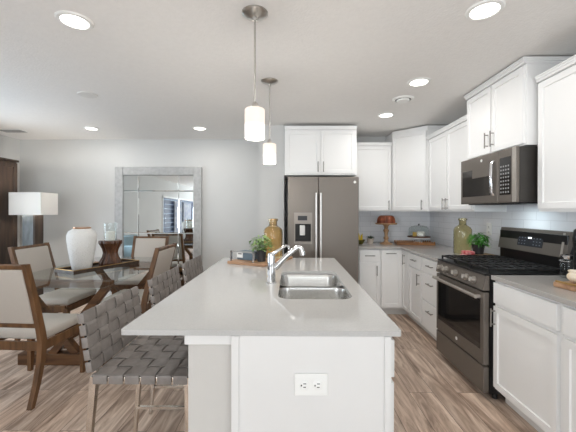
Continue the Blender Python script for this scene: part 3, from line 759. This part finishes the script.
# ------------------------------------------------------------------ mirror, armoire, lamp
t = thing('floor_mirror', 'tall mirror with wide weathered grey frame on the back wall', 'mirror', (-2.055, 4.955, 0))
t.rotation_euler = (math.radians(-.35), 0, 0)
fm = MB(); FW, FH = .672, 2.055
for a0, a1, b0, b1 in ((-FW, -FW + .125, 0, FH), (FW - .125, FW, 0, FH), (-FW + .125, FW - .125, FH - .125, FH), (-FW + .125, FW - .125, 0, .125)):
    fm.box(a0, a1, -.03, .03, b0, b1, .006)
fm.build('frame', 'mirror_frame', t)
mg = MB(); bm = mg.bm
xs = [-FW + .125, -FW + .125 + .235, FW - .125 - .235, FW - .125]; zs = [.125, .125 + .235, 1.03, FH - .125 - .25, FH - .125]
for i in range(3):
    for j in range(4):
        a0, a1, b0, b1 = xs[i] + .0015, xs[i + 1] - .0015, zs[j] + .0015, zs[j + 1] - .0015; e = .008
        o4 = [bm.verts.new(p) for p in ((a0, -.004, b0), (a1, -.004, b0), (a1, -.004, b1), (a0, -.004, b1))]
        i4 = [bm.verts.new(p) for p in ((a0 + e, -.0062, b0 + e), (a1 - e, -.0062, b0 + e), (a1 - e, -.0062, b1 - e), (a0 + e, -.0062, b1 - e))]
        k4 = [bm.verts.new((v.co.x, .0, v.co.z)) for v in o4]
        for k in range(4):
            bm.faces.new((o4[k], o4[(k + 1) % 4], i4[(k + 1) % 4], i4[k])); bm.faces.new((k4[k], k4[(k + 1) % 4], o4[(k + 1) % 4], o4[k]))
        bm.faces.new(i4); bm.faces.new(k4[::-1])
mg.build('mirror_glass', 'mirror', t)
MB().box(-FW + .11, FW - .11, .005, .025, .11, FH - .11).build('backing_board', 'dark_wood', t)

t = thing('armoire', 'dark wood armoire against the left wall', 'armoire', (-4.245, 4.60, 0), -PI / 2 + PI)
# local: x -> world y (towards -), front faces +x
t.rotation_euler = (0, 0, PI / 2); t.location = (-3.945, 3.50, 0)
MB().box(0, 1.10, .02, .30, .06, 2.07).build('body', 'dark_wood', t)
MB().box(-.012, 1.112, -.01, .30, 2.0705, 2.10, .005).build('cornice', 'dark_wood', t)
MB().box(.02, 1.08, .03, .29, 0, .0595).build('plinth', 'dark_wood', t)
for a0, a1, hx in ((.01, .545, .50), (.555, 1.09, .60)):
    o = shaker_front(a0, a1, .075, 2.055, t=.022, stile=.085, y=.0195).build('door', 'dark_wood', t)
    MB().cyl((hx, -.03, .95), (hx, -.03, 1.15), .007, seg=10).cyl((hx, -.002, .98), (hx, -.03, .98), .005, seg=8).cyl((hx, -.002, 1.12), (hx, -.03, 1.12), .005, seg=8).build('handle', 'blackm', o, 40)

t = thing('floor_lamp', 'floor lamp with white box shade beside the armoire', 'lamp', (-3.515, 4.36, 0))
MB().box(-.15, .15, -.11, .11, 0, .03, .005).build('base', 'dark_wood', t)
MB().box(-.10, .045, -.075, .075, .0305, 1.33).build('post', pm('post_blue_grey', (120, 127, 131), .5, var=.25, scale=16, stretch=(1, 1, .3)), t)
MB().box(.0455, .07, -.075, .075, .0305, 1.33).build('post_side', 'dark_wood', t)
MB().cyl((-.015, 0, 1.3305), (-.015, 0, 1.60), .006, seg=10).build('stem', 'nickel', t)
sh = MB()
SXh, SYh = .215, .155
for x0_, x1_, y0_, y1_ in ((-SXh, SXh, -SYh, -SYh + .003), (-SXh, SXh, SYh - .003, SYh), (-SXh, -SXh + .003, -SYh + .003, SYh - .003), (SXh - .003, SXh, -SYh + .003, SYh - .003)):
    sh.box(x0_, x1_, y0_, y1_, 1.318, 1.618)
sm_, nt, p = newmat('lit_shade')
p.inputs['Base Color'].default_value = lin((240, 238, 234)); p.inputs['Roughness'].default_value = .9
tl = nt.nodes.new('ShaderNodeBsdfTranslucent'); tl.inputs[0].default_value = lin((240, 238, 234)); mxs = nt.nodes.new('ShaderNodeMixShader')
nzs = nt.nodes.new('ShaderNodeTexNoise'); nzs.inputs['Scale'].default_value = 200
mr = nt.nodes.new('ShaderNodeMapRange'); mr.inputs['To Min'].default_value = .08; mr.inputs['To Max'].default_value = .12
nt.links.new(nzs.outputs[0], mr.inputs[0]); nt.links.new(mr.outputs[0], mxs.inputs[0])
nt.links.new(p.outputs[0], mxs.inputs[1]); nt.links.new(tl.outputs[0], mxs.inputs[2]); nt.links.new(mxs.outputs[0], nt.nodes['Material Output'].inputs[0])
so = sh.build('lamp_shade', sm_, t)
MB().box(-SXh + .003, SXh - .003, -.004, .004, 1.60, 1.604).build('shade_spider', 'nickel', so)
l = bpy.data.lights.new('lamp_bulb', 'POINT'); l.energy = 10; l.shadow_soft_size = .03; l.color = (1, .94, .86)
lo = bpy.data.objects.new('lamp_bulb', l); C.objects.link(lo); lo.parent = t; lo.location = (.04, 0, 1.47)

# ------------------------------------------------------------------ things behind the camera that the mirror shows
t = thing('window_blind', 'navy slatted blind at the sliding door, seen in the mirror', 'blind', (XL + .035, (d0 + d1) / 2, 0))
navy = pm('navy_slats', (44, 60, 92), .5, var=.15)
b = MB()
for i in range(11):
    b.box(-.008, .008, -1.80, 1.80, .10 + i * .158, .10 + i * .158 + .145, mat=None)
b.build('slats', navy, t); MB().box(-.012, .014, -1.82, 1.82, 1.845, 1.885, .003).build('headrail', navy, t)
cur = pm('blue_curtain_print', (244, 247, 252), .9, col2=(196, 208, 230), scale=7, detail=6)
def curtain(y0, y1, label):
    mb = MB(); n = 60; ring = []
    pts = [(XL + .10 + .022 * math.sin(k * 1.1), y0 + (y1 - y0) * k / n) for k in range(n + 1)]
    poly = pts + [(x + .006, y) for x, y in pts[::-1]]
    lo_ = []
    mb.prism(poly, .03, 1.80)
    tag(mb.build('curtain', cur, None, 50), label, 'curtain', 'patterned curtains')
curtain(-2.25, -1.50, 'pale blue patterned curtain in the mirror, left of the pair')
curtain(-3.35, -2.45, 'pale blue patterned curtain in the mirror, right of the pair')
t = thing('armchair', 'pale teal armchair glimpsed at the lower left of the mirror', 'armchair', (-3.75, 1.95, 0), R90)
teal = pm('teal_fabric', (140, 158, 164), .9, var=.06, scale=120)
MB().box(-.36, .36, -.36, .36, .12, .30, .03).build('frame', teal, t, 60)
MB().box(-.27, .27, -.20, .37, .3005, .43, .04, seg=3).build('seat_cushion', teal, t, 60)
MB().box(-.36, .36, -.42, -.215, .30, .80, .05, seg=3).build('backrest', teal, t, 60)
for s in (-1, 1):
    MB().box(s * .275, s * .40, -.21, .36, .30, .58, .03, seg=3).build('armrest', teal, t, 60)
    for yy in (-.30, .30): MB().bar((s * .30, yy, .12), (s * .31, yy, 0), .05, .05, .03, .03).build('leg', 'walnut', t)

# ------------------------------------------------------------------ small things
def foliage(name, n, rad, h, size, mat, parent, droop=0.3, z0=0.0, seed=1, narrow=.45, core=None):
    rnd = random.Random(seed); mb = MB(); bm = mb.bm
    for i in range(n):
        a = rnd.uniform(0, 2 * PI); rr = rad * math.sqrt(rnd.uniform(0.02, 1)); el = rnd.uniform(0, 1)
        c = Vector((rr * math.cos(a) * .9, rr * math.sin(a) * .9, z0 + h * el * (1 - .35 * (rr / rad) ** 2)))
        L = size * rnd.uniform(.7, 1.25); wv = L * narrow
        d = Vector((math.cos(a + rnd.uniform(-.7, .7)), math.sin(a + rnd.uniform(-.7, .7)), rnd.uniform(-.2, .9) - droop * rr / rad)).normalized()
        sd = d.cross(Vector((0, 0, 1))).normalized(); nn = sd.cross(d)
        p = [c - d * L * .5, c - d * L * .1 + sd * wv * .5 + nn * L * .06, c + d * L * .5 - nn * L * .12, c - d * L * .1 - sd * wv * .5 + nn * L * .06]
        mid = c + nn * L * .0
        v = [bm.verts.new(q) for q in p]; vm = bm.verts.new(mid)
        for k in range(4): bm.faces.new((v[k], v[(k + 1) % 4], vm))
    for i in range(14):
        a = rnd.uniform(0, 2 * PI); rr = rad * .7 * rnd.random()
        mb.tube([(0, 0, z0 - .03), (rr * .5 * math.cos(a), rr * .5 * math.sin(a), z0 + h * .3), (rr * math.cos(a), rr * math.sin(a), z0 + h * .7)], .0018, 4)
    return mb.build(name, mat, parent)
# tray on the island
ang = math.atan2(-.173, .337)
t = thing('wooden_tray', 'wooden serving tray with a metal handle at the island back corner', 'tray', (-.27, 2.945, .9145), ang)
MB().box(-.19, .19, -.26, .26, 0, .024, .004).build('board', 'board', t)
for s in (-1, 1):
    y = s * .245
    MB().bar((-.155, y, .0245), (-.155, y, .115), .012, .012).bar((.075, y, .0245), (.075, y, .115), .012, .012).bar((-.161, y, .109), (.081, y, .109), .012, .012).build('handle', 'chrome', t)
Rt = Matrix.Translation((-.27, 2.945, .9385)) @ Matrix.Rotation(ang, 4, 'Z')
def on_tray(x, y): v = Rt @ Vector((x, y, .0005)); return tuple(v)
t = thing('storage_box', 'small blue grey box with a handle slot on the island tray', 'box', on_tray(-.075, -.10), ang)
MB().box(-.085, .085, -.06, .06, 0, .075, .006).build('body', 'bluegrey', t)
MB().box(-.083, -.02, -.0625, -.0605, .02, .07).build('front_tag', 'white_plastic', t)
MB().box(-.07, -.03, -.0635, -.0628, .05, .058).build('slot', 'black', t)
def pot(t, r0, r1, h, mat):
    MB().lathe([(0, 0), (r0, 0), (r1, h), (r1 - .006, h), (r1 - .01, h - .012), (0, h - .012)], 28, cap=False).build('pot', mat, t, 40)
    MB().lathe([(0, h - .0115), (r1 - .0115, h - .0115)], 24, cap=False).build('soil', 'soil', t)
t = thing('potted_plant', 'small green leafy plant in a black pot on the island tray', 'plant', on_tray(.085, -.135))
pot(t, .036, .044, .10, 'pot_black')
foliage('foliage', 260, .115, .13, .042, 'leaf', t, .5, .10, 3, .5)
def bottle(name, label, loc, r, h, mat, neck=.36):
    t = thing(name, label, 'bottle', loc, 0)
    o = [(0, .0), (r * .93, 0), (r, .012), (r, h * .66), (r * .97, h * .70), (r * .82, h * .755), (r * .52, h * .80), (r * neck, h * .83), (r * neck, h * .93), (r * (neck + .10), h * .94), (r * (neck + .10), h * .99), (r * neck, h)]
    MB().lathe(o + [(r * neck - .004, h), (r * neck - .004, h * .83), (r * .80, h * .745), (r * .95, h * .68), (r * .96, .02), (0, .012)], 40, cap=False).build('body', mat, t, 45)
    return t
bottle('glass_bottle', 'large amber glass bottle on the island tray', on_tray(.055, .115), .090, .365, 'amber', .42)
# back worktop
t = thing('fruit_bowl', 'low dark bowl of bananas half hidden by the fridge', 'bowl', (.972, 4.50, .9155))
MB().lathe([(0, 0), (.03, 0), (.045, .02), (.065, .06), (.061, .06), (.04, .022), (0, .012)], 24, cap=False).build('body', pm('olive_bowl', (92, 88, 36), .4), t, 40)
for i, (px_, py_, rz, L) in enumerate(((-.030, -.012, .4, .14), (.004, -.02, 1.2, .12), (.030, .015, 2.0, .13))):
    pts = []; rr = []
    for k in range(8):
        u_ = k / 7; pts.append((.012 * math.sin(u_ * PI), 0, L * u_)); rr.append(.003 + .0105 * math.sin(PI * min(.96, u_ + .04)))
    o = MB().tube(pts, rr, 10).build('banana', pm('banana_skin', (226, 200, 40), .5, col2=(200, 165, 30)), None, 60)
    o.location = (.972 + px_, 4.50 + py_, .9155 + .0135); o.rotation_euler = (0, 0, rz)
    tag(o, ['yellow banana standing at the left side of the bowl by the fridge', 'yellow banana standing in the middle of the bowl by the fridge', 'yellow banana standing at the right side of the bowl by the fridge'][i], 'banana', 'bananas in the bowl')
t = thing('succulent_plant', 'tiny dark succulent in a pale pot on the back worktop', 'plant', (1.115, 4.52, .9155))
pot(t, .038, .050, .075, pm('pale_pot', (196, 184, 172), .6, var=.05)); foliage('foliage', 90, .06, .035, .03, 'leaf3', t, .2, .078, 5, .5)
t = thing('cake_stand', 'tall turned wooden cake stand on the back worktop', 'cake stand', (1.33, 4.50, .9155))
MB().lathe([(0, 0), (.085, 0), (.085, .012), (.06, .022), (.030, .035), (.024, .06), (.038, .085), (.022, .11), (.026, .16), (.040, .19), (.024, .215), (.030, .25), (.055, .275), (0, .275)], 32, cap=False).build('pedestal', 'pale_wood', t, 40)
MB().lathe([(0, .2755), (.14, .2755), (.148, .285), (.148, .294), (0, .294)], 40, cap=False).build('plate', 'pale_wood', t, 40)
bm_ = MB(); rings = []
for k in range(15):
    a = PI * k / 14; rings.append((.065 + .058 * math.cos(a), .0 + .105 * math.sin(a) ** .8))
R_ = []
for r, z in rings:
    R_.append([((r + (.006 * math.cos(10 * 2 * PI * i / 60) if r > .06 else 0)) * math.cos(2 * PI * i / 60), (r + (.006 * math.cos(10 * 2 * PI * i / 60) if r > .06 else 0)) * math.sin(2 * PI * i / 60), z) for i in range(60)])
bm_.loops(R_ + [R_[0]])
o = bm_.build('bundt_cake', pm('cake_crust', (140, 70, 36), .6, col2=(88, 40, 20), scale=14, bump=.3), None, 60); o.location = (1.33, 4.50, 1.2105)
tag(o, 'fluted brown bundt cake on the wooden cake stand', 'cake')
t = thing('wicker_tray', 'long brown board with knobbed rim in the worktop corner', 'tray', (1.70, 4.45, .9155), math.radians(-8))
MB().box(-.25, .25, -.11, .11, 0, .03, .006).build('board', 'board2', t)
k = MB()
for i in range(17): k.sphere((-.235 + i * .0294, -.105, .038), .012, seg=10, ring=6); k.sphere((-.235 + i * .0294, .105, .038), .012, seg=10, ring=6)
k.build('rim', 'board2', t, 60)
t = thing('dome_stand', 'white footed cake plate with dark board in the corner', 'cake stand', (1.77, 4.46, .946))
MB().lathe([(0, 0), (.06, 0), (.05, .012), (.018, .025), (.018, .045), (.07, .056), (.145, .060), (.145, .068), (0, .068)], 36, cap=False).build('pedestal', 'ceramic', t, 40)
MB().lathe([(0, .0685), (.15, .0685), (.15, .085), (0, .085)], 36, cap=False).build('board', pm('dark_board', (84, 52, 36), .5), t, 40)
t = thing('glass_dome', 'clear glass cloche with a knob over the cakes', 'cloche', (1.77, 4.46, 1.0315))
MB().lathe([(.135, 0), (.135, .09), (.125, .118), (.10, .135), (.05, .146), (.012, .149), (.0115, .147), (.05, .143), (.098, .132), (.122, .115), (.132, .088), (.132, 0)], 40, cap=False).build('dome', 'glass', t, 40)
MB().sphere((0, 0, .160), .012).build('knob', pm('knob_dark_glass', (90, 92, 96), .2), t, 60)
tag(MB().lathe([(0, 0), (.05, 0), (.052, .05), (.04, .062), (0, .066)], 28, (1.795, 4.45, 1.0318), cap=False).build('iced_cake', 'wax', None, 40), 'small white iced cake under the glass cloche', 'cake')
tag(MB().prism([(-.03, -.05), (.03, -.03), (0, .045)], 0, .055, mat=Matrix.Translation((1.695, 4.45, 1.0318))).build('cheese_wedge', pm('cheese', (216, 178, 96), .5), None), 'yellow cheese wedge under the glass cloche', 'cheese')
# right run, left of range
bottle('glass_bottle', 'large olive green glass jug on the worktop left of the range', (1.815, 3.41, .9155), .088, .387, 'olive', .40)
t = thing('serving_board', 'pale wooden board under the fern beside the range', 'board', (1.91, 3.215, .9155), 0)
MB().box(-.09, .09, -.098, .098, .012, .034, .004).build('board', 'pale_wood', t)
for sx_ in (-1, 1):
    for sy_ in (-1, 1): MB().box(sx_ * .07 - .01, sx_ * .07 + .01, sy_ * .08 - .01, sy_ * .08 + .01, 0, .0118).build('foot', 'pot_black', t)
t = thing('potted_fern', 'bright green fern in a black pot left of the range', 'plant', (1.86, 3.205, .950))
pot(t, .045, .058, .095, 'pot_black'); foliage('foliage', 170, .105, .13, .075, 'leaf2', t, .9, .085, 9, .22)
t = thing('napkin', 'folded red and white napkin in front of the olive jug', 'napkin', (1.745, 3.18, .9155), .1)
MB().box(-.05, .05, -.06, .06, 0, .034, .012, seg=3).build('lower_fold', pm('red_check', (190, 70, 70), .9, col2=(226, 196, 192), scale=30), t, 60)
MB().box(-.042, .044, -.05, .052, .0345, .070, .012, seg=3).build('upper_fold', pm('red_cloth', (186, 60, 62), .9, col2=(214, 150, 148), scale=24), t, 60)
# right worktop
t = thing('cutting_board', 'thick wooden cutting board at the right edge of the worktop', 'cutting board', (1.745, 1.90, .9155), math.radians(6))
MB().box(-.13, .06, -.095, .095, 0, .030, .005).build('board', 'board', t)
MB().box(-.133, -.115, -.08, .08, .0305, .042, .003).build('handle', 'gold', t)
br = MB()
br.sphere((0, 0, .035), .075, .055, .04, 18, 12)
for i in range(3): br.sphere((-.04 + i * .04, 0, .066), .017, .045, .012, 12, 8)
o = br.build('bread_loaf', pm('floury_crust', (246, 242, 234), .8, col2=(226, 208, 180), scale=12, bump=.3), None, 60); o.location = (1.715, 1.91, .9520); tag(o, 'floury white bread loaf on the cutting board', 'bread')
t = thing('glass_jar', 'clear glass jar with metal clasp right of the range', 'jar', (1.875, 2.185, .9155))
MB().lathe([(0, 0), (.045, 0), (.048, .01), (.048, .10), (.04, .125), (.04, .14), (.037, .14), (.037, .125), (.045, .10), (.045, .012), (0, .006)], 28, cap=False).build('body', 'glass', t, 40)
MB().lathe([(.041, .1405), (.043, .15), (.043, .165), (.01, .17), (0, .17)], 28).build('lid', 'chrome', t, 40)
MB().tube([(.05 * math.cos(a), .05 * math.sin(a), .125) for a in [i * 2 * PI / 24 for i in range(25)]], .002, 6).build('clasp', 'chrome', t)
t = thing('pepper_mill', 'tall black pepper mill at the right edge of the photo', 'pepper mill', (1.87, 2.065, .9155))
MB().lathe([(0, 0), (.058, 0), (.06, .01), (.052, .09), (.05, .20), (.056, .26), (0, .26)], 28, cap=False).build('body', 'black', t, 40)
MB().lathe([(0, .2605), (.055, .2605), (.058, .29), (.050, .34), (.02, .36), (0, .372)], 28, cap=False).build('head', 'black', t, 40)
